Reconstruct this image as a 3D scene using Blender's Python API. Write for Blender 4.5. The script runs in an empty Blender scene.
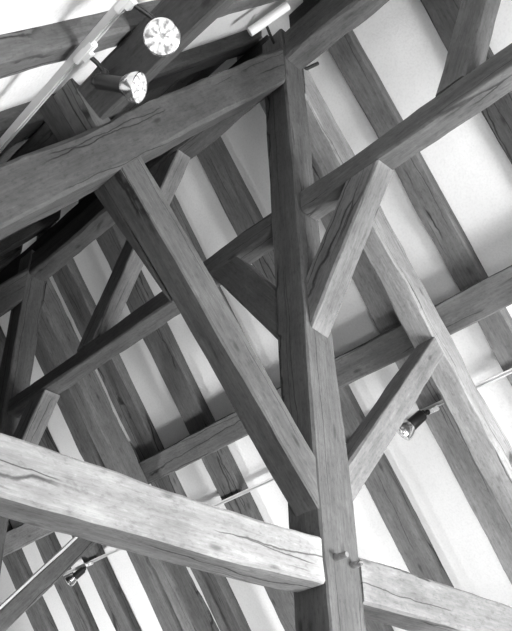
import bpy, bmesh, math, random
from mathutils import Vector, Matrix, noise

COL = bpy.context.scene.collection
V = Vector

# ------------------------------------------------------------------ materials
def new_mat(name):
    m = bpy.data.materials.new(name); m.use_nodes = True
    nt = m.node_tree; nt.nodes.clear()
    out = nt.nodes.new('ShaderNodeOutputMaterial'); bs = nt.nodes.new('ShaderNodeBsdfPrincipled')
    nt.links.new(bs.outputs[0], out.inputs[0])
    return m, nt, bs

def N(nt, kind, **kw):
    n = nt.nodes.new(kind)
    for k, v in kw.items(): setattr(n, k, v)
    return n

def ramp(nt, src, stops):
    r = N(nt, 'ShaderNodeValToRGB'); e = r.color_ramp.elements
    while len(e) > 1: e.remove(e[-1])
    e[0].position = stops[0][0]; e[0].color = (stops[0][1],)*3 + (1,)
    for p, c in stops[1:]:
        x = e.new(p); x.color = (c, c, c, 1)
    nt.links.new(src, r.inputs[0]); return r

def math_node(nt, op, a, b):
    n = N(nt, 'ShaderNodeMath', operation=op)
    for i, s in enumerate((a, b)):
        if isinstance(s, (int, float)): n.inputs[i].default_value = s
        else: nt.links.new(s, n.inputs[i])
    return n.outputs[0]

_wood = {}
def wood(tone=.2, rough=.78, grain=1.0):
    key = (round(tone, 3), grain)
    if key in _wood: return _wood[key]
    m, nt, bs = new_mat('weathered_oak'); L = nt.links
    tc = N(nt, 'ShaderNodeTexCoord'); oi = N(nt, 'ShaderNodeObjectInfo')
    off = N(nt, 'ShaderNodeVectorMath', operation='SCALE'); off.inputs[0].default_value = (37., 19., 53.)
    L.new(oi.outputs['Random'], off.inputs['Scale'])
    add = N(nt, 'ShaderNodeVectorMath', operation='ADD')
    L.new(tc.outputs['Object'], add.inputs[0]); L.new(off.outputs[0], add.inputs[1])
    def noise_tex(scale, sc, detail, rough_=.6, dist=0.):
        mp = N(nt, 'ShaderNodeMapping'); mp.inputs['Scale'].default_value = scale
        L.new(add.outputs[0], mp.inputs[0])
        n = N(nt, 'ShaderNodeTexNoise'); n.inputs['Scale'].default_value = sc
        n.inputs['Detail'].default_value = detail; n.inputs['Roughness'].default_value = rough_
        n.inputs['Distortion'].default_value = dist
        L.new(mp.outputs[0], n.inputs['Vector']); return n.outputs['Fac']
    fine = noise_tex((4., 62, 62), 1.0, 7, .72, .15)         # long fibres
    mid = noise_tex((1.5, 15, 15), 1.0, 7, .68, .35)          # broad figure
    blot = noise_tex((3.0, 5.5, 5.5), 1.0, 7, .68)          # stains
    wob = N(nt, 'ShaderNodeTexNoise'); wob.inputs['Scale'].default_value = 3.2; wob.inputs['Detail'].default_value = 5
    L.new(add.outputs[0], wob.inputs['Vector'])
    wsc = N(nt, 'ShaderNodeVectorMath', operation='SCALE'); wsc.inputs['Scale'].default_value = .05; L.new(wob.outputs['Color'], wsc.inputs[0])
    wad = N(nt, 'ShaderNodeVectorMath', operation='ADD'); L.new(add.outputs[0], wad.inputs[0]); L.new(wsc.outputs[0], wad.inputs[1])
    mc = N(nt, 'ShaderNodeMapping'); mc.inputs['Scale'].default_value = (.17, 6.5, 6.5); L.new(wad.outputs[0], mc.inputs[0])
    vc = N(nt, 'ShaderNodeTexVoronoi'); vc.feature = 'DISTANCE_TO_EDGE'; vc.inputs['Scale'].default_value = 1.0
    L.new(mc.outputs[0], vc.inputs['Vector']); crack = vc.outputs['Distance']        # drying checks
    cmask = noise_tex((.9, 2.6, 2.6), 1.0, 2, .5)
    mk = N(nt, 'ShaderNodeMapping'); mk.inputs['Scale'].default_value = (2.4, 7, 7); L.new(add.outputs[0], mk.inputs[0])
    vor = N(nt, 'ShaderNodeTexVoronoi'); vor.inputs['Scale'].default_value = 1.0; L.new(mk.outputs[0], vor.inputs['Vector'])
    knot = ramp(nt, vor.outputs['Distance'], [(0, .45), (.06, .55), (.13, .95), (.2, 1.0), (1, 1.0)])        # drying checks
    spot = noise_tex((26, 60, 60), 1.0, 3, .6)
    cr = ramp(nt, crack, [(0, .25), (.007, .4), (.018, 1), (1, 1)])
    mask = ramp(nt, cmask, [(0, 1), (.5, 1), (.57, 0), (1, 0)])
    crk = math_node(nt, 'MAXIMUM', cr.outputs[0], mask.outputs[0])
    f = ramp(nt, fine, [(0, .6), (.35, .84), (.5, 1.0), (.66, 1.16), (1, 1.35)])
    g = ramp(nt, mid, [(0, .7), (.36, .88), (.5, 1.0), (.64, 1.1), (1, 1.25)])
    b = ramp(nt, blot, [(0, .66), (.36, .86), (.5, 1.0), (.66, 1.18), (1, 1.35)])
    s = ramp(nt, spot, [(0, .55), (.36, .84), (.46, 1.0), (.62, 1.03), (.75, 1.25), (1, 1.3)])
    v = math_node(nt, 'MULTIPLY', f.outputs[0], g.outputs[0])
    v = math_node(nt, 'MULTIPLY', v, b.outputs[0])
    v = math_node(nt, 'MULTIPLY', v, s.outputs[0])
    v = math_node(nt, 'MULTIPLY', v, crk)
    v = math_node(nt, 'MULTIPLY', v, knot.outputs[0])
    geo = N(nt, 'ShaderNodeNewGeometry')                    # worn, chalky arrises
    wear = ramp(nt, geo.outputs['Pointiness'], [(0, .9), (.5, 1.0), (.53, 1.05), (.6, 1.5), (1, 1.6)])
    v = math_node(nt, 'MULTIPLY', v, wear.outputs[0])
    v = math_node(nt, 'MULTIPLY', v, tone)
    v = math_node(nt, 'MINIMUM', v, .8)
    cmb = N(nt, 'ShaderNodeCombineColor')
    for i in range(3): L.new(v, cmb.inputs[i])
    L.new(cmb.outputs[0], bs.inputs['Base Color'])
    bs.inputs['Roughness'].default_value = rough
    bs.inputs['Specular IOR Level'].default_value = .25
    h = math_node(nt, 'ADD', math_node(nt, 'MULTIPLY', fine, .5), math_node(nt, 'MULTIPLY', mid, .6))
    h = math_node(nt, 'ADD', h, math_node(nt, 'MULTIPLY', crk, .55))
    bp = N(nt, 'ShaderNodeBump'); bp.inputs['Strength'].default_value = .6 * grain
    bp.inputs['Distance'].default_value = .007
    L.new(h, bp.inputs['Height']); L.new(bp.outputs[0], bs.inputs['Normal'])
    _wood[key] = m; return m

def plain(name, val, rough=.5, metal=0., spec=.5, emit=0., mott=0.):
    m, nt, bs = new_mat(name)
    bs.inputs['Base Color'].default_value = (val, val, val, 1)
    bs.inputs['Roughness'].default_value = rough; bs.inputs['Metallic'].default_value = metal
    bs.inputs['Specular IOR Level'].default_value = spec
    tc = N(nt, 'ShaderNodeTexCoord'); n = N(nt, 'ShaderNodeTexNoise'); n.inputs['Scale'].default_value = 14
    n.inputs['Detail'].default_value = 4
    nt.links.new(tc.outputs['Object'], n.inputs['Vector'])
    r = ramp(nt, n.outputs['Fac'], [(0, max(0, val*(1-mott-.04))), (1, min(1, val*(1+mott+.04)))])
    nt.links.new(r.outputs[0], bs.inputs['Base Color'])
    if emit:
        bs.inputs['Emission Color'].default_value = (1, 1, 1, 1); bs.inputs['Emission Strength'].default_value = emit
    return m

def plaster(name, val):
    m, nt, bs = new_mat(name); L = nt.links
    tc = N(nt, 'ShaderNodeTexCoord')
    a = N(nt, 'ShaderNodeTexNoise'); a.inputs['Scale'].default_value = 1.6; a.inputs['Detail'].default_value = 5
    b = N(nt, 'ShaderNodeTexNoise'); b.inputs['Scale'].default_value = 55; b.inputs['Detail'].default_value = 4
    L.new(tc.outputs['Object'], a.inputs['Vector']); L.new(tc.outputs['Object'], b.inputs['Vector'])
    ra = ramp(nt, a.outputs['Fac'], [(0, val*.84), (.5, val), (1, min(1, val*1.06))])
    rb = ramp(nt, b.outputs['Fac'], [(0, .86), (.5, 1), (1, 1.06)])
    v = math_node(nt, 'MULTIPLY', ra.outputs[0], rb.outputs[0])
    c = N(nt, 'ShaderNodeCombineColor')
    for i in range(3): L.new(v, c.inputs[i])
    L.new(c.outputs[0], bs.inputs['Base Color']); bs.inputs['Roughness'].default_value = .95
    bs.inputs['Specular IOR Level'].default_value = .1
    bp = N(nt, 'ShaderNodeBump'); bp.inputs['Strength'].default_value = .35; bp.inputs['Distance'].default_value = .01
    h = math_node(nt, 'ADD', b.outputs['Fac'], math_node(nt, 'MULTIPLY', a.outputs['Fac'], 3.))
    L.new(h, bp.inputs['Height']); L.new(bp.outputs[0], bs.inputs['Normal'])
    return m

# ------------------------------------------------------------------ object helpers
def link(name, bm, mat, parent=None, mw=None, smooth=35):
    me = bpy.data.meshes.new(name)
    bmesh.ops.recalc_face_normals(bm, faces=bm.faces)
    bm.to_mesh(me); bm.free()
    for p in me.polygons: p.use_smooth = True
    if smooth: me.set_sharp_from_angle(angle=math.radians(smooth))
    me.materials.append(mat)
    o = bpy.data.objects.new(name, me); COL.objects.link(o)
    if parent:
        o.parent = parent
        if mw is not None: o.matrix_basis = parent_world(parent).inverted() @ mw
    elif mw is not None: o.matrix_world = mw
    return o

_W = {}
def parent_world(p):
    return _W.get(p.name, p.matrix_basis.copy())

def tag(o, label, cat, group=None, kind='thing'):
    o['label'] = label; o['category'] = cat; o['kind'] = kind
    if group: o['group'] = group
    return o

def empty(name, loc, label, cat, group=None):
    e = bpy.data.objects.new(name, None); COL.objects.link(e); e.location = loc
    e.empty_display_size = .1
    return tag(e, label, cat, group)

def frame(p0, p1, up):
    x = (p1 - p0).normalized(); z = (up - x * up.dot(x)).normalized(); y = z.cross(x)
    m = Matrix((x, y, z)).transposed().to_4x4(); m.translation = p0
    return m

def timber(name, p0, p1, w, h, up, mat, cuts=(), seed=0, rough=.006, cham=.013, bow=None, taper=(1, 1),
           ext=0., label=None, cat=None, group=None, parent=None, wane=.5, shape=None):
    """Hewn timber along p0-p1: w across, h along 'up'. cuts: (point, outward normal) end planes in world space."""
    p0, p1, up = V(p0), V(p1), V(up)
    d = (p1 - p0).normalized(); q0, q1 = p0 - d * ext, p1 + d * ext
    mw = frame(q0, q1, up); Lg = (q1 - q0).length
    n = max(4, int(Lg / .09)); bm = bmesh.new(); rings = []
    def nz(k, x, f): return noise.noise(V((x * f, k * 7.31 + seed * 13.7, seed * 3.1 + .5)))
    for i in range(n + 1):
        x = Lg * i / n; t = i / n
        s = taper[0] + (taper[1] - taper[0]) * t
        hw, hh = w * s / 2, h * s / 2
        dy = rough * 1.2 * nz(20, x, .8); dz = rough * 1.2 * nz(21, x, .8)
        if bow: dz += bow(t)
        pts = []
        for k, (sy, sz) in enumerate(((-1, -1), (1, -1), (1, 1), (-1, 1))):
            c = cham * (1 + wane * 1.6 * nz(k, x, 1.3) + .7 * wane * nz(k + 5, x, 5.)); c = max(.004, c)
            ey = rough * nz(k + 9, x, 2.2) + rough * .45 * nz(k + 31, x, 8.)
            ez = rough * nz(k + 14, x, 2.2) + rough * .45 * nz(k + 36, x, 8.)
            y, z = sy * hw + ey, sz * hh + ez
            a = (y, z - sz * c); b = (y - sy * c * .9, z)
            pts += [a, b] if sy * sz > 0 else [b, a]
            # mid point of the following face
            if k == 0: m_ = (0, -hh)
            elif k == 1: m_ = (hw, 0)
            elif k == 2: m_ = (0, hh)
            else: m_ = (-hw, 0)
            pts.append((m_[0] + rough * .6 * nz(k + 50, x, 3.), m_[1] + rough * .6 * nz(k + 60, x, 3.)))
        if shape: pts = [shape(t, a_, b_) for a_, b_ in pts]
        rings.append([bm.verts.new((x, py + dy, pz + dz)) for py, pz in pts])
    m = len(rings[0])
    for a, b in zip(rings, rings[1:]):
        for j in range(m): bm.faces.new((a[j], a[(j + 1) % m], b[(j + 1) % m], b[j]))
    bm.faces.new(rings[0]); bm.faces.new(rings[-1][::-1])
    inv = mw.inverted()
    for cp, cn in cuts:
        lp = inv @ V(cp); ln = (inv.to_3x3() @ V(cn)).normalized()
        r = bmesh.ops.bisect_plane(bm, geom=bm.verts[:] + bm.edges[:] + bm.faces[:], plane_co=lp, plane_no=ln, clear_outer=True)
        be = [e for e in bm.edges if e.is_boundary]
        if be: bmesh.ops.holes_fill(bm, edges=be)
    if parent:
        o = link(name, bm, mat, parent, mw)
    else:
        o = link(name, bm, mat, None, mw)
    _W[o.name] = mw
    if label: tag(o, label, cat, group)
    return o

def lathe(bm, prof, seg=28, mat4=None):
    rings = []
    for x, r in prof:
        if r < 1e-5: rings.append([bm.verts.new((x, 0, 0))])
        else: rings.append([bm.verts.new((x, r * math.cos(2 * math.pi * i / seg), r * math.sin(2 * math.pi * i / seg))) for i in range(seg)])
    for a, b in zip(rings, rings[1:]):
        for i in range(seg):
            j = (i + 1) % seg
            if len(a) == 1 and len(b) > 1: bm.faces.new((a[0], b[i], b[j]))
            elif len(b) == 1 and len(a) > 1: bm.faces.new((a[i], b[0], a[j]))
            elif len(a) > 1: bm.faces.new((a[i], b[i], b[j], a[j]))
    return bm

def boxbm(sx, sy, sz, bev=.004, at=(0, 0, 0)):
    bm = bmesh.new(); bmesh.ops.create_cube(bm, size=1, matrix=Matrix.Translation(at) @ Matrix.Diagonal((sx, sy, sz, 1)))
    if bev: bmesh.ops.bevel(bm, geom=bm.edges[:], offset=bev, segments=2, affect='EDGES')
    return bm

def tube(bm, pts, r, seg=10):
    pts = [V(p) for p in pts]; rings = []
    for i, p in enumerate(pts):
        d = (pts[min(i + 1, len(pts) - 1)] - pts[max(i - 1, 0)]).normalized()
        a = d.cross(V((0, 0, 1)) if abs(d.z) < .9 else V((1, 0, 0))).normalized(); b = d.cross(a)
        rings.append([bm.verts.new(p + a * r * math.cos(2 * math.pi * k / seg) + b * r * math.sin(2 * math.pi * k / seg)) for k in range(seg)])
    for a, b in zip(rings, rings[1:]):
        for k in range(seg): bm.faces.new((a[k], a[(k + 1) % seg], b[(k + 1) % seg], b[k]))
    bm.faces.new(rings[0]); bm.faces.new(rings[-1][::-1]); return bm

# ------------------------------------------------------------------ frame geometry (metres; post of the near truss at x=y=0)
h = .12                       # half the post
D = 3.846                     # next truss
BL, BR = 1.374, 1.357         # slopes left / right (rise over run)
YF, YB = -4.1, 8.2            # gable walls
ZF = -3.0                     # floor
XW = 4.4                      # knee walls
A_RAFT, A_PLAS = 4.672, 4.87   # underside of rafters / plaster, height over x=0
SL = 1 / math.hypot(1, BL); SR = 1 / math.hypot(1, BR)
nL = V((BL, 0, -1)) * SL      # into the room from the left slope
nR = V((-BR, 0, -1)) * SR
def zl(a, x): return a + BL * x
def zr(a, x): return a - BR * x

# ------------------------------------------------------------------ room shell
MP = plaster('lime_plaster', .80); MW = plaster('gable_plaster', .62)
def quad_mesh(name, quads, mat):
    bm = bmesh.new()
    for q in quads: bm.faces.new([bm.verts.new(p) for p in q])
    bmesh.ops.remove_doubles(bm, verts=bm.verts, dist=1e-5)
    o = link(name, bm, mat, smooth=0); o['kind'] = 'structure'
    for p in o.data.polygons: p.use_smooth = False
    return o
zkl, zkr = zl(A_PLAS, -XW), zr(A_PLAS, XW)
def wavy_slope(sx):
    bm = bmesh.new(); nu, nv = 60, 110; g = []
    for i in range(nu + 1):
        row = []
        for j in range(nv + 1):
            x = sx * XW * i / nu; y = YF + (YB - YF) * j / nv
            z = (zl if sx < 0 else zr)(A_PLAS, x)
            e = .012 * noise.noise(V((x * 1.5, y * 1.5, sx * 3))) + .005 * noise.noise(V((x * 5, y * 5, 9)))
            if i in (0, nu): e = 0
            row.append(bm.verts.new(V((x, y, z)) + (nL if sx < 0 else nR) * e))
        g.append(row)
    for a, b in zip(g, g[1:]):
        for j in range(nv): bm.faces.new((a[j], a[j + 1], b[j + 1], b[j]))
    return bm
bmc = wavy_slope(-1); tmp = bpy.data.meshes.new('t'); bmc.to_mesh(tmp); bmc.free()
bm2 = wavy_slope(1); bm2.from_mesh(tmp); bmesh.ops.remove_doubles(bm2, verts=bm2.verts, dist=1e-4)
oc = link('ceiling', bm2, MP); oc['kind'] = 'structure'
m, nt, bs = new_mat('floor_boards')
tc = N(nt, 'ShaderNodeTexCoord'); br = N(nt, 'ShaderNodeTexBrick')
br.inputs['Color1'].default_value = (.2, .2, .2, 1); br.inputs['Color2'].default_value = (.15, .15, .15, 1)
br.inputs['Mortar'].default_value = (.05, .05, .05, 1); br.inputs['Scale'].default_value = 1
br.inputs['Brick Width'].default_value = 2.4; br.inputs['Row Height'].default_value = .18; br.inputs['Mortar Size'].default_value = .006
nt.links.new(tc.outputs['Object'], br.inputs['Vector']); nt.links.new(br.outputs[0], bs.inputs['Base Color'])
bs.inputs['Roughness'].default_value = .5
quad_mesh('floor', [[(-XW, YF, ZF), (XW, YF, ZF), (XW, YB, ZF), (-XW, YB, ZF)]], m)
quad_mesh('wall_left', [[(-XW, YF, ZF), (-XW, YB, ZF), (-XW, YB, zkl), (-XW, YF, zkl)]], MW)
quad_mesh('wall_right', [[(XW, YF, ZF), (XW, YB, ZF), (XW, YB, zkr), (XW, YF, zkr)]], MW)
for nm, y in (('wall_front', YF), ('wall_back', YB)):
    quad_mesh(nm, [[(-XW, y, ZF), (XW, y, ZF), (XW, y, zkr), (0, y, A_PLAS), (-XW, y, zkl)]], MW)

# ------------------------------------------------------------------ wood tones
W_TIE = wood(.26); W_POST = wood(.095); W_PL = wood(.075); W_PR = wood(.26); W_STR = wood(.092)
W_RAIL = wood(.10); W_DK = wood(.06); W_PEG = wood(.16)

FRONT = (0, -1, 0)
def truss(y0, first):
    """king post, half ties, principals, struts for the truss standing at y0"""
    w = 'near' if first else 'far'
    T = lambda x, z, y=0: V((x, y0 + y, z))
    sd = 0 if first else 40
    def post_shape(t, y, z):               # wider below the foot of the brace, with a small shoulder
        zz = ZF + t*(4.36-ZF); f = min(1, max(0, (1.45-zz)/.09)); x = -y
        return (-(x*(1+.33*f*min(1, max(.4, (1.9-zz)/1.4))) if x > 0 else x*(1.0+.09*f)), z)
    kp = timber('king_post', T(0, ZF), T(0, 4.36), 2*h, 2*h, FRONT, W_POST if first else wood(.1), seed=1+sd, rough=.006, cham=.012, shape=post_shape if first else None,
        label='tall grey king post with two round pegs, standing in the middle of the picture' if first else
              'darker king post at the left edge of the picture, seen below the long sloping beam', cat='post', group='king posts')
    # half ties
    if first:
        timber('tie_beam', T(-3.4, -.122, -.02), T(-.142, -.122, -.02), .2, .24, (0, 0, 1), W_TIE, seed=2+sd, rough=.009, cham=.016,
            bow=lambda t: .026*t*t - .012*math.sin(t*9), cuts=[((-.132, 0, 0), (1, 0, 0)), ((-2.95, y0, -.1), (-BL, 0, 1))],
            label='big pale horizontal tie beam with long cracks, running from the lower left into the post', cat='beam', group='tie beams')
        timber('tie_beam', T(.166, -.132, -.02), T(3.4, -.132, -.02), .2, .25, (0, 0, 1), wood(.15), seed=3+sd, rough=.008, cham=.016,
            cuts=[((2.92, y0, -.1), (BR, 0, 1))],
            label='pale tie beam leaving the post at the lower right with a dark underside', cat='beam', group='tie beams')
    # principals: perpendicular depth .27, front face flush with the post
    for s, aT, aB, b, yb in ((-1, 4.282, 3.832, BL, .13), (1, 4.346, 3.873, BR, .09)):
        aM = (aT + aB) / 2; dep = (aT - aB) / math.hypot(1, b)
        wd = h + yb; yc = (yb - h) / 2
        x0, x1 = s*.02, s*XW
        up = V((-s*b, 0, -1))
        if s < 0:
            lab = 'broad dark sloping principal rafter at the upper left, running down-left from the post head' if first else \
                  'dark sloping principal rafter meeting the far post head at the left edge'
            mt = W_PL if first else wood(.1)
        else:
            lab = 'light wavy-edged principal rafter sloping down to the right edge, crossed by the short pale strut' if first else \
                  'broad sloping principal rafter at the left, beside a bright sliver of plaster'
            mt = W_PR if first else wood(.12)
        timber('principal_rafter', T(x0, aM - b*abs(x0), yc), T(x1, aM - b*abs(x1), yc), wd, dep, -up, mt, ext=.4,
            cuts=[((s*(h+.004), 0, 0), (-s, 0, 0)), ((s*(XW-.02), 0, 0), (s, 0, 0))], seed=(5 if s < 0 else 6)+sd,
            rough=.011 if s < 0 else .017, cham=.018, wane=.8, label=lab, cat='rafter', group='principal rafters')
    # struts
    if first:
        c1, c2, k = .352, .041, 1.106
        cm = (c1+c2)/2; dep = (c1-c2)/math.hypot(1, k); yc = (.061-.106)/2; wd = .061+.106
        timber('strut', T(-.05, cm+.05*k, yc), T(-2.2, cm+2.2*k, yc), wd, dep, (k, 0, 1), W_STR, ext=.3, seed=8, rough=.006, cham=.01,
            cuts=[((-h-.004, 0, 0), (1, 0, 0)), ((-1.84, 0, 2.135), (.447, 0, .894)), ((-1.895, 0, 2.15), (-1, 0, k*.8))],
            label='long light diagonal strut running from the upper left down into the side of the post', cat='strut', group='struts')
        # tapered timber behind it
        timber('packing_timber', T(-.9, cm+.9*k, .18), T(-2.2, cm+2.2*k, .18), .232, dep*.97, (k, 0, 1), W_DK, seed=9, rough=.004, cham=.008,
            cuts=[((-1.84, 0, 2.135), (.447, 0, .894)), ((-1.92, 0, 2.17), (-1, 0, k*.8)), ((-1.82, .20, 0), (.164, 1, 0))],
            label='dark tapering timber packed behind the upper half of the long diagonal strut', cat='timber')
    d1, d2, k = .347, .101, 1.14
    dm = (d1+d2)/2; dep = (d1-d2)/math.hypot(1, k)
    xe = (3.873-dm)/(BR+k)
    st = timber('strut', T(h, dm+h*k, -.03), T(xe, dm+xe*k, -.03), .18, dep, (-k, 0, 1), wood(.15) if first else wood(.11), ext=.4, seed=10+sd, rough=.006, cham=.012,
        cuts=[((.15 if first else h+.004, 0, 0), (-1, 0, 0)), ((0, 0, 3.866), (BR, 0, 1))],
        label='short pale strut rising rightward from the post to the light principal rafter' if first else
              'dark slanting strut at the bottom left corner with a bright upper edge', cat='strut', group='struts')
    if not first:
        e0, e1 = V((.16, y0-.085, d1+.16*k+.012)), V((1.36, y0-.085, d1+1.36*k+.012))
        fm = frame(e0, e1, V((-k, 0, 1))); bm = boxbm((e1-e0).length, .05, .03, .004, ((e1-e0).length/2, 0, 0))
        es = link('lit_edge_strip', bm, plain('lit_edge_white', .85, .5), st, fm); es['label'] = 'thin white strip standing in for the lit upper edge'  # near-white strip stands in for light on the strut's top face
    return kp

kp1 = truss(0, True)
kp2 = truss(D, False)
# pegs and nails of the near post
def peg(x, z, y0, ln, r, parent, nm='peg', tilt=0, mat=None):
    bm = bmesh.new(); lathe(bm, [(0, 0), (0, r), (ln*.9, r*.93), (ln, r*.75), (ln, 0)], 12)
    mw = Matrix.Translation((x, y0, z)) @ Matrix.Rotation(-math.pi/2, 4, 'Z') @ Matrix.Rotation(tilt, 4, 'Y')
    bm.transform(mw)
    o = link(nm, bm, mat or W_PEG, parent, Matrix.Identity(4)); return o
peg(-.035, -.062, -.118, .075, .019, kp1); peg(.095, -.075, -.118, .06, .019, kp1)
MIR = plain('dark_iron', .05, .5, .6)
bm = bmesh.new(); tube(bm, [(.05, -.05, 4.02), (.145, -.11, 4.06), (.235, -.19, 4.15)], .016); link('iron_spike', bm, MIR, kp1, Matrix.Identity(4))
bm = bmesh.new(); tube(bm, [(-.1, -.02, 4.25), (-.2, -.06, 4.26), (-.33, -.12, 4.275)], .012); link('iron_spike', bm, MIR, kp1, Matrix.Identity(4))

# ------------------------------------------------------------------ longitudinal members
def along(name, ya, yb, x, z, w, hh, mat, **kw):
    return timber(name, (x, ya, z), (x, yb, z), w, hh, (0, 0, 1), mat, **kw)
RZ = (2.484+2.309)/2
along('rail_beam', -h-.012, YF+.02, 0, RZ, .17, .175, wood(.095), seed=20, rough=.007, label='long rail beam rising from the post to the right edge, above a two-toned brace', cat='beam', group='rail beams')
along('rail_beam', h+.012, D-h-.012, 0, RZ, .17, .175, W_RAIL, seed=21, rough=.007, label='dark rail beam running down-left from behind the long strut to the far post', cat='beam', group='rail beams')
along('ridge_beam', -h-.004, YF+.02, 0, 4.15, .2, .36, wood(.08), seed=23, rough=.016, cham=.03, wane=.8, label='rough ridge beam at the top edge, running up-right from the head of the post', cat='beam', group='ridge beams')
along('ridge_beam', h+.004, D-h-.004, 0, 4.17, .2, .3, wood(.07), seed=24, rough=.012, cham=.02, label='dark ridge beam in shadow at the left, above the far rail beam', cat='beam', group='ridge beams')

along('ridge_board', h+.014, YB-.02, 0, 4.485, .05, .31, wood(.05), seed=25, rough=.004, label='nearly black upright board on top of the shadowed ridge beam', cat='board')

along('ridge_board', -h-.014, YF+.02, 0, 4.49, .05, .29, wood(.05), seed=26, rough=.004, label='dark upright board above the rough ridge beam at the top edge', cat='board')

def brace(y0, s, mat, label, seed, e1=1.168, e2=1.573, k=1.427, w=.172):
    """brace in the plane x=0 from the post at y0, rising towards s*y, to the rail"""
    em = (e1+e2)/2; dep = (e2-e1)/math.hypot(1, k)
    yt = (2.309-em)/k
    return timber('brace', (0, y0+s*.1, em+.1*k), (0, y0+s*yt, em+yt*k), w, dep, (0, -s*k, 1), mat, ext=.5, seed=seed, rough=.006, cham=.012,
        cuts=[((0, y0+s*(h+.004), 0), (0, -s, 0)), ((0, 0, 2.298), (0, 0, 1))], label=label, cat='brace', group='braces between posts and rails')
brace(0, -1, wood(.13), 'two-toned brace, dark side and pale front, between king post and rail beam', 30)
brace(0, 1, W_RAIL, 'dark short brace left of the post, behind the long diagonal strut', 31)
brace(D, -1, wood(.16), 'pale stubby brace at the left edge, just above the big pale tie beam', 32)

def upper_brace(ya, za, yb, zb, mat, label, seed, w=.16, dep=.2, cuts=()):
    return timber('brace', (0, ya, za), (0, yb, zb), w, dep, (0, (zb-za), -(yb-ya)), mat, ext=.5, seed=seed, rough=.007, cham=.012, cuts=cuts,
        label=label, cat='brace', group='braces between rails and ridge')
upper_brace(-1.375, 2.5, -1.735, 3.20, wood(.1), 'upright-leaning brace at the top right, rising off the rail beam out of the picture', 33, dep=.195,
            cuts=[((0, 0, 2.496), (0, 0, -1)), ((0, 0, 3.965), (0, 0, 1))])
upper_brace(2.50, 2.45, 1.34, 4.06, wood(.14), 'leaning brace above the far rail beam, passing behind the long strut to the ridge', 34, dep=.215,
            cuts=[((0, 0, 2.496), (0, 0, -1)), ((0, 0, 4.015), (0, 0, 1))])

# purlins (section set square to the slope)
def purlin(s, ya, yb, corner_x, corner_a, w, hh, mat, label, seed, **kw):
    b = BL if s < 0 else BR; q = 1/math.hypot(1, b)
    # corner = upslope lower corner on the line z = a - b|x|
    x, z = corner_x, corner_a - b*corner_x
    cx = x + w/2*q + hh/2*b*q; cz = z - w/2*b*q + hh/2*q
    return timber('purlin', (s*cx, ya, cz), (s*cx, yb, cz), w, hh, (s*b, 0, 1), mat, seed=seed, label=label, cat='purlin', group='purlins', **kw)
purlin(1, YF+.02, D-.003, 1.512, 4.360, .262, .178, wood(.095), 'dark purlin crossing behind the light right-hand principal rafter, in line with the slope', 50, rough=.007, cham=.014)
purlin(1, D+.003, YB-.02, 1.512, 4.360, .262, .178, wood(.2), 'pale purlin end peeping out under the big tie beam at the lower left', 51, rough=.007)
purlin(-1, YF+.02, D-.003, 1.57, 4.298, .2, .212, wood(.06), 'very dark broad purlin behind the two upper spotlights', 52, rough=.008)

# common rafters
def rafter(s, y0, y1, mat, label, seed, rough=.008, dep=.17):
    b = BL if s < 0 else BR; q = 1/math.hypot(1, b)
    yc = (y0+y1)/2; w = abs(y1-y0)
    a = A_RAFT + dep/2/q
    return timber('common_rafter', (0, yc, a), (s*XW, yc, a-b*XW), w, dep, (s*b, 0, 1), mat, ext=.3, seed=seed, rough=rough, cham=.014, wane=.7,
        cuts=[((s*.01, 0, 0), (-s, 0, 0)), ((s*(XW-.02), 0, 0), (s, 0, 0))], label=label, cat='rafter',
        group='common rafters of the right slope' if s > 0 else 'common rafters of the left slope')
for i, (a, c, t, lab) in enumerate([
    (-1.38, -1.12, .09, 'dark common rafter at the top right corner, passing behind the leaning brace'),
    (-.51, -.28, .17, 'grey common rafter crossing the plaster behind the rail beam, right of the light principal rafter'),
    (.25, .54, .3, 'common rafter tucked right behind the light principal rafter, its lower end grey beside the spotlight'),
    (1.12, 1.40, .16, 'dark common rafter passing behind the king post and ending at the right-hand tie beam'),
    (1.92, 2.18, .14, 'common rafter almost hidden behind the long diagonal strut'),
    (2.76, 3.07, .13, 'dark common rafter crossing behind the purlin left of the long strut'),
    (3.60, 3.92, .17, 'common rafter lying beside the far principal rafter, right of the bright sliver'),
    (4.50, 4.77, .15, 'common rafter left of the far principal rafter, behind the leaning brace and tie beam'),
    (5.25, 5.55, .16, 'common rafter below the tie beam that passes behind the small lower-left lamp'),
    (5.98, 6.28, .15, 'common rafter at the lower left crossing behind the bright-edged strut'),
    (6.76, 7.10, .15, 'common rafter in the bottom left corner, leftmost of the striped plaster'),
]): rafter(1, a, c, wood(t*.75), lab, 60+i)
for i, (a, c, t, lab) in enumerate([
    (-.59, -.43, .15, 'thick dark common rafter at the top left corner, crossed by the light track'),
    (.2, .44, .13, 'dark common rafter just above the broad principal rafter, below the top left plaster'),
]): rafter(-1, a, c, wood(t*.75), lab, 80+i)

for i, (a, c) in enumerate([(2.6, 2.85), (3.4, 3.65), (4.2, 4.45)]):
    rafter(-1, a, c, wood(.06), 'shadowed common rafter deep in the dark corner under the broad principal rafter', 90+i)
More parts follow.
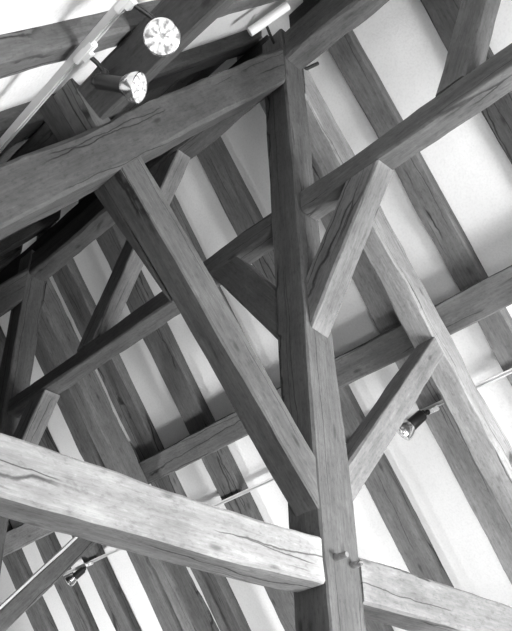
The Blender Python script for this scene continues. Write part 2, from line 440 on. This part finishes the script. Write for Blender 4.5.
# dark boarding added under the left slope to darken the far bays
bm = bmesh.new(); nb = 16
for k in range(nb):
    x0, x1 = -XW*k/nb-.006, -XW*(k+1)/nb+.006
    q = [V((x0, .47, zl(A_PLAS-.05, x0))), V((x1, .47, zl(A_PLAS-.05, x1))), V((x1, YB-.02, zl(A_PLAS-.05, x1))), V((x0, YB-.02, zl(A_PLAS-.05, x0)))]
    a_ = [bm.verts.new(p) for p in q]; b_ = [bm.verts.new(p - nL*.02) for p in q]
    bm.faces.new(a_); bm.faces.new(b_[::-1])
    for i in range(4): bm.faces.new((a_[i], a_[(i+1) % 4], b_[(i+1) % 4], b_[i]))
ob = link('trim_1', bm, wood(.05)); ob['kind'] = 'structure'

# ------------------------------------------------------------------ track lighting
M_TRK = plain('track_aluminium', .7, .4, .3); M_WHT = plain('white_plastic', .85, .4)
M_BLK = plain('black_metal', .035, .38, .3); M_CHR = plain('chrome_reflector', .8, .18, 1.)
def glass_lamp(name, e):
    m, nt, bs = new_mat(name); L = nt.links
    tc = N(nt, 'ShaderNodeTexCoord'); sp = N(nt, 'ShaderNodeSeparateXYZ'); L.new(tc.outputs['Object'], sp.inputs[0])
    ang = math_node(nt, 'ARCTAN2', sp.outputs[1], sp.outputs[2])
    fac = math_node(nt, 'ABSOLUTE', math_node(nt, 'SINE', math_node(nt, 'MULTIPLY', ang, 5.), 0), 0)
    nz = N(nt, 'ShaderNodeTexNoise'); nz.inputs['Scale'].default_value = 42; nz.inputs['Detail'].default_value = 2
    L.new(tc.outputs['Object'], nz.inputs['Vector'])
    f = math_node(nt, 'ADD', math_node(nt, 'MULTIPLY', fac, .16), math_node(nt, 'MULTIPLY', nz.outputs['Fac'], .9))
    r = ramp(nt, f, [(0, .1), (.4, .2), (.55, .5), (.75, .9), (1, 1.0)])
    L.new(r.outputs[0], bs.inputs['Base Color']); L.new(r.outputs[0], bs.inputs['Emission Color'])
    bs.inputs['Emission Strength'].default_value = e; bs.inputs['Roughness'].default_value = .12
    return m
M_BULB = glass_lamp('lit_glass', .3)
M_BULB2 = glass_lamp('bright_lit_glass', .5)
def track(pa, pb, up, label, w=.042, hh=.034, mat=M_TRK):
    pa, pb = V(pa), V(pb); mw = frame(pa, pb, V(up)); L_ = (pb-pa).length
    bm = bmesh.new()
    prof = [(-w/2, -hh/2), (w/2, -hh/2), (w/2, hh/2), (w*.22, hh/2), (w*.22, -hh*.1), (-w*.22, -hh*.1), (-w*.22, hh/2), (-w/2, hh/2)]
    prof = [(a, -b) for a, b in prof][::-1]
    A = [bm.verts.new((0, y, z)) for y, z in prof]; B = [bm.verts.new((L_, y, z)) for y, z in prof]
    for i in range(len(A)):
        j = (i+1) % len(A); bm.faces.new((A[i], A[j], B[j], B[i]))
    bm.faces.new(A[::-1]); bm.faces.new(B)
    o = link('light_track', bm, mat, None, mw, smooth=20); return tag(o, label, 'light track')
track((-2.048, .44, 1.786), (-2.19, -2.2, 1.594), -nL, 'grey lighting track running diagonally across the top left corner', w=.052)
track((2.056, -1.2, 1.81), (2.096, 5.95, 1.757), -nR, 'thin bright lighting track running along the right slope behind the post', w=.036, hh=.03, mat=plain('pale_track', .7, .3, .2))

def spotlight(base, joint, back, front, r0, r1, label, bulb, scale=1., adapter_dir=(0, 1, 0), adapter_up=nL, asz=(.14, .045, .035), deep=.6):
    base, joint, back, front = V(base), V(joint), V(back), V(front)
    e = empty('spotlight', base, label, 'spotlight', 'track spotlights'); Wm = Matrix.Translation(base); _W[e.name] = Wm
    inv = Wm.inverted()
    ax = frame(base, base + V(adapter_dir), V(adapter_up))
    bm = boxbm(asz[0], asz[1], asz[2], .006); bmesh.ops.create_cube(bm, size=1, matrix=Matrix.Translation((0, 0, asz[2]*.7)) @ Matrix.Diagonal((asz[0]*.35, asz[1]*.8, asz[2]*.5, 1)))
    link('adapter', bm, M_WHT, e, ax)
    bm = bmesh.new(); mid = (base + joint)/2 + V((.006, -.006, 0)); tube(bm, [base, mid, joint], .011*scale, 10)
    bmesh.ops.create_uvsphere(bm, u_segments=14, v_segments=10, radius=.02*scale, matrix=Matrix.Translation(joint))
    link('stem', bm, M_BLK, e, Matrix.Identity(4))
    L_ = (front-back).length; mw = frame(back, front, V((.3, .2, 1)))
    bm = bmesh.new(); Lh = L_*deep
    lathe(bm, [(-.012*scale, 0), (-.012*scale, r0*.55), (0, r0*.62), (.008, r0*.9), (.02, r0), (Lh*.85, r0*1.06), (Lh, r0*1.1), (Lh, r0*.98), (Lh*.9, r0*.96), (Lh*.9, 0)], 32)
    cap = link('housing', bm, M_BLK, e, mw)
    bm = bmesh.new(); pf = [(Lh*.9, r0*.9)]
    for i in range(1, 9):
        t = i/8; pf.append((Lh*.9 + (L_-Lh*.9)*t, r0*.9 + (r1-r0*.9)*math.sin(t*math.pi/2)))
    pf += [(L_+.004, r1*.99), (L_+.008, r1*.93)]
    lathe(bm, pf, 36); link('reflector', bm, M_CHR, e, mw, smooth=0)
    bm = bmesh.new(); lathe(bm, [(L_+.007, r1*.94), (L_+.014, r1*.8), (L_+.019, r1*.5), (L_+.021, r1*.2), (L_+.021, 0)], 36)
    link('bulb', bm, bulb, e, mw)
    return e
RT, DN, FW = V((.712, -.701, -.032)), V((.389, .432, -.814)), V((.584, .567, .581))
# near lamp looking out towards the viewer
c1 = V((-1.958, -.989, 1.534)); ax1 = (-FW*.93 + RT*.08 + DN*.26).normalized()
spotlight((-2.12, -.95, 1.672), c1 - ax1*.10 - DN*.05, c1 - ax1*.13, c1, .045, .079, 'round lit spotlight facing the viewer, hanging at the top of the picture', M_BULB2)
ax2 = (RT*.93 + DN*.22 - FW*.3).normalized(); f2 = V((-1.862, -.700, 1.552))
spotlight((-2.095, -.60, 1.69), V((-1.975, -.585, 1.665)), f2 - ax2*.225, f2, .036, .072, 'black cone-shaped spotlight seen side-on, below the round lit one at the upper left', M_BULB, deep=.68)
spotlight((2.06, .41, 1.765), (2.028, .43, 1.745), (2.005, .455, 1.735), (1.905, .625, 1.588), .05, .085, 'small dark spotlight with a glassy end, beside the pale strut at the right', M_BULB, adapter_up=nR, scale=1.2)
spotlight((2.09, 5.4, 1.745), (2.07, 5.46, 1.70), (2.075, 5.47, 1.70), (1.985, 5.63, 1.57), .042, .07, 'tiny glinting spotlight at the lower left, under the pale tie beam', M_BULB, adapter_up=nR, scale=1.2)
# short white tube above the post head
bm = bmesh.new(); tube(bm, [(-.505, -.12, 3.92), (-.47, -.19, 3.962), (-.42, -.29, 4.03), (-.36, -.40, 4.11)], .036, 20)
tag(link('pipe', bm, plain('white_tube', .9, .4)), 'short smooth white tube just above the head of the king post', 'pipe')

# ------------------------------------------------------------------ light
def area(name, loc, target, sx, sy, power):
    l = bpy.data.lights.new(name, 'AREA'); l.shape = 'RECTANGLE'; l.size = sx; l.size_y = sy; l.energy = power
    o = bpy.data.objects.new(name, l); COL.objects.link(o); o.location = loc
    o.rotation_euler = (V(target) - V(loc)).to_track_quat('-Z', 'Y').to_euler(); return o
def spot(name, loc, target, power, ang=70, blend=.6, r=.06):
    l = bpy.data.lights.new(name, 'SPOT'); l.energy = power; l.spot_size = math.radians(ang); l.spot_blend = blend; l.shadow_soft_size = r
    o = bpy.data.objects.new(name, l); COL.objects.link(o); o.location = loc
    o.rotation_euler = (V(target) - V(loc)).to_track_quat('-Z', 'Y').to_euler(); return o
area('gable_light', (1.7, -3.95, -.9), (.9, 0, 1.4), 2.2, 2.0, 760)  # key light of an unseen window in the front gable
area('gable_light', (-1.9, -3.95, -.6), (-1.2, 0, .6), 1.2, 1.2, 15)  # weak unseen fill lamp added from the front left
spot('far_bay_light', (.9, 5.6, -1.2), (2.6, 5.0, .9), 420, 120, r=.25)
spot('far_bay_light', (.6, 3.0, -1.6), (2.0, 2.6, 1.8), 220, 90, r=.25)
spot('near_bay_light', (1.5, -.2, -1.8), (3.0, .1, .8), 300, 110, r=.3)
spot('near_bay_light', (-1.6, -2.2, -2.2), (-2.6, -1.9, 1.3), 8, 60, r=.2)
spot('far_bay_light', (.3, 2.6, -1.0), (.6, 3.75, .9), 60, 40, r=.1)
low = area('low_fill_light', (-2.5, -3.7, -2.3), (-.2, .3, 1.6), 1.2, 1.0, 20); low.data.spread = math.radians(75)  # unseen fill lamp added to lift the left-facing timber sides
wd = bpy.data.worlds.new('dim_room'); bpy.context.scene.world = wd; wd.use_nodes = True
wd.node_tree.nodes['Background'].inputs[0].default_value = (.5, .5, .5, 1); wd.node_tree.nodes['Background'].inputs[1].default_value = .1

# ------------------------------------------------------------------ camera
cam = bpy.data.cameras.new('camera'); co = bpy.data.objects.new('camera', cam); COL.objects.link(co)
cam.sensor_fit = 'HORIZONTAL'; cam.sensor_width = 36; cam.lens = 788.3/512*36; cam.clip_start = .05
R3 = Matrix(((.71198131, -.70147209, -.03162804), (.38931953, .43183562, -.81358236), (.58437465, .56695302, .58056667)))
mw = Matrix((R3[0], -R3[1], -R3[2])).transposed().to_4x4(); mw.translation = (-3.169, -2.656, -1.383)
co.matrix_world = mw; bpy.context.scene.camera = co
sc = bpy.context.scene
sc.view_settings.view_transform = 'Standard'; sc.view_settings.look = 'None'; sc.view_settings.exposure = 0.0
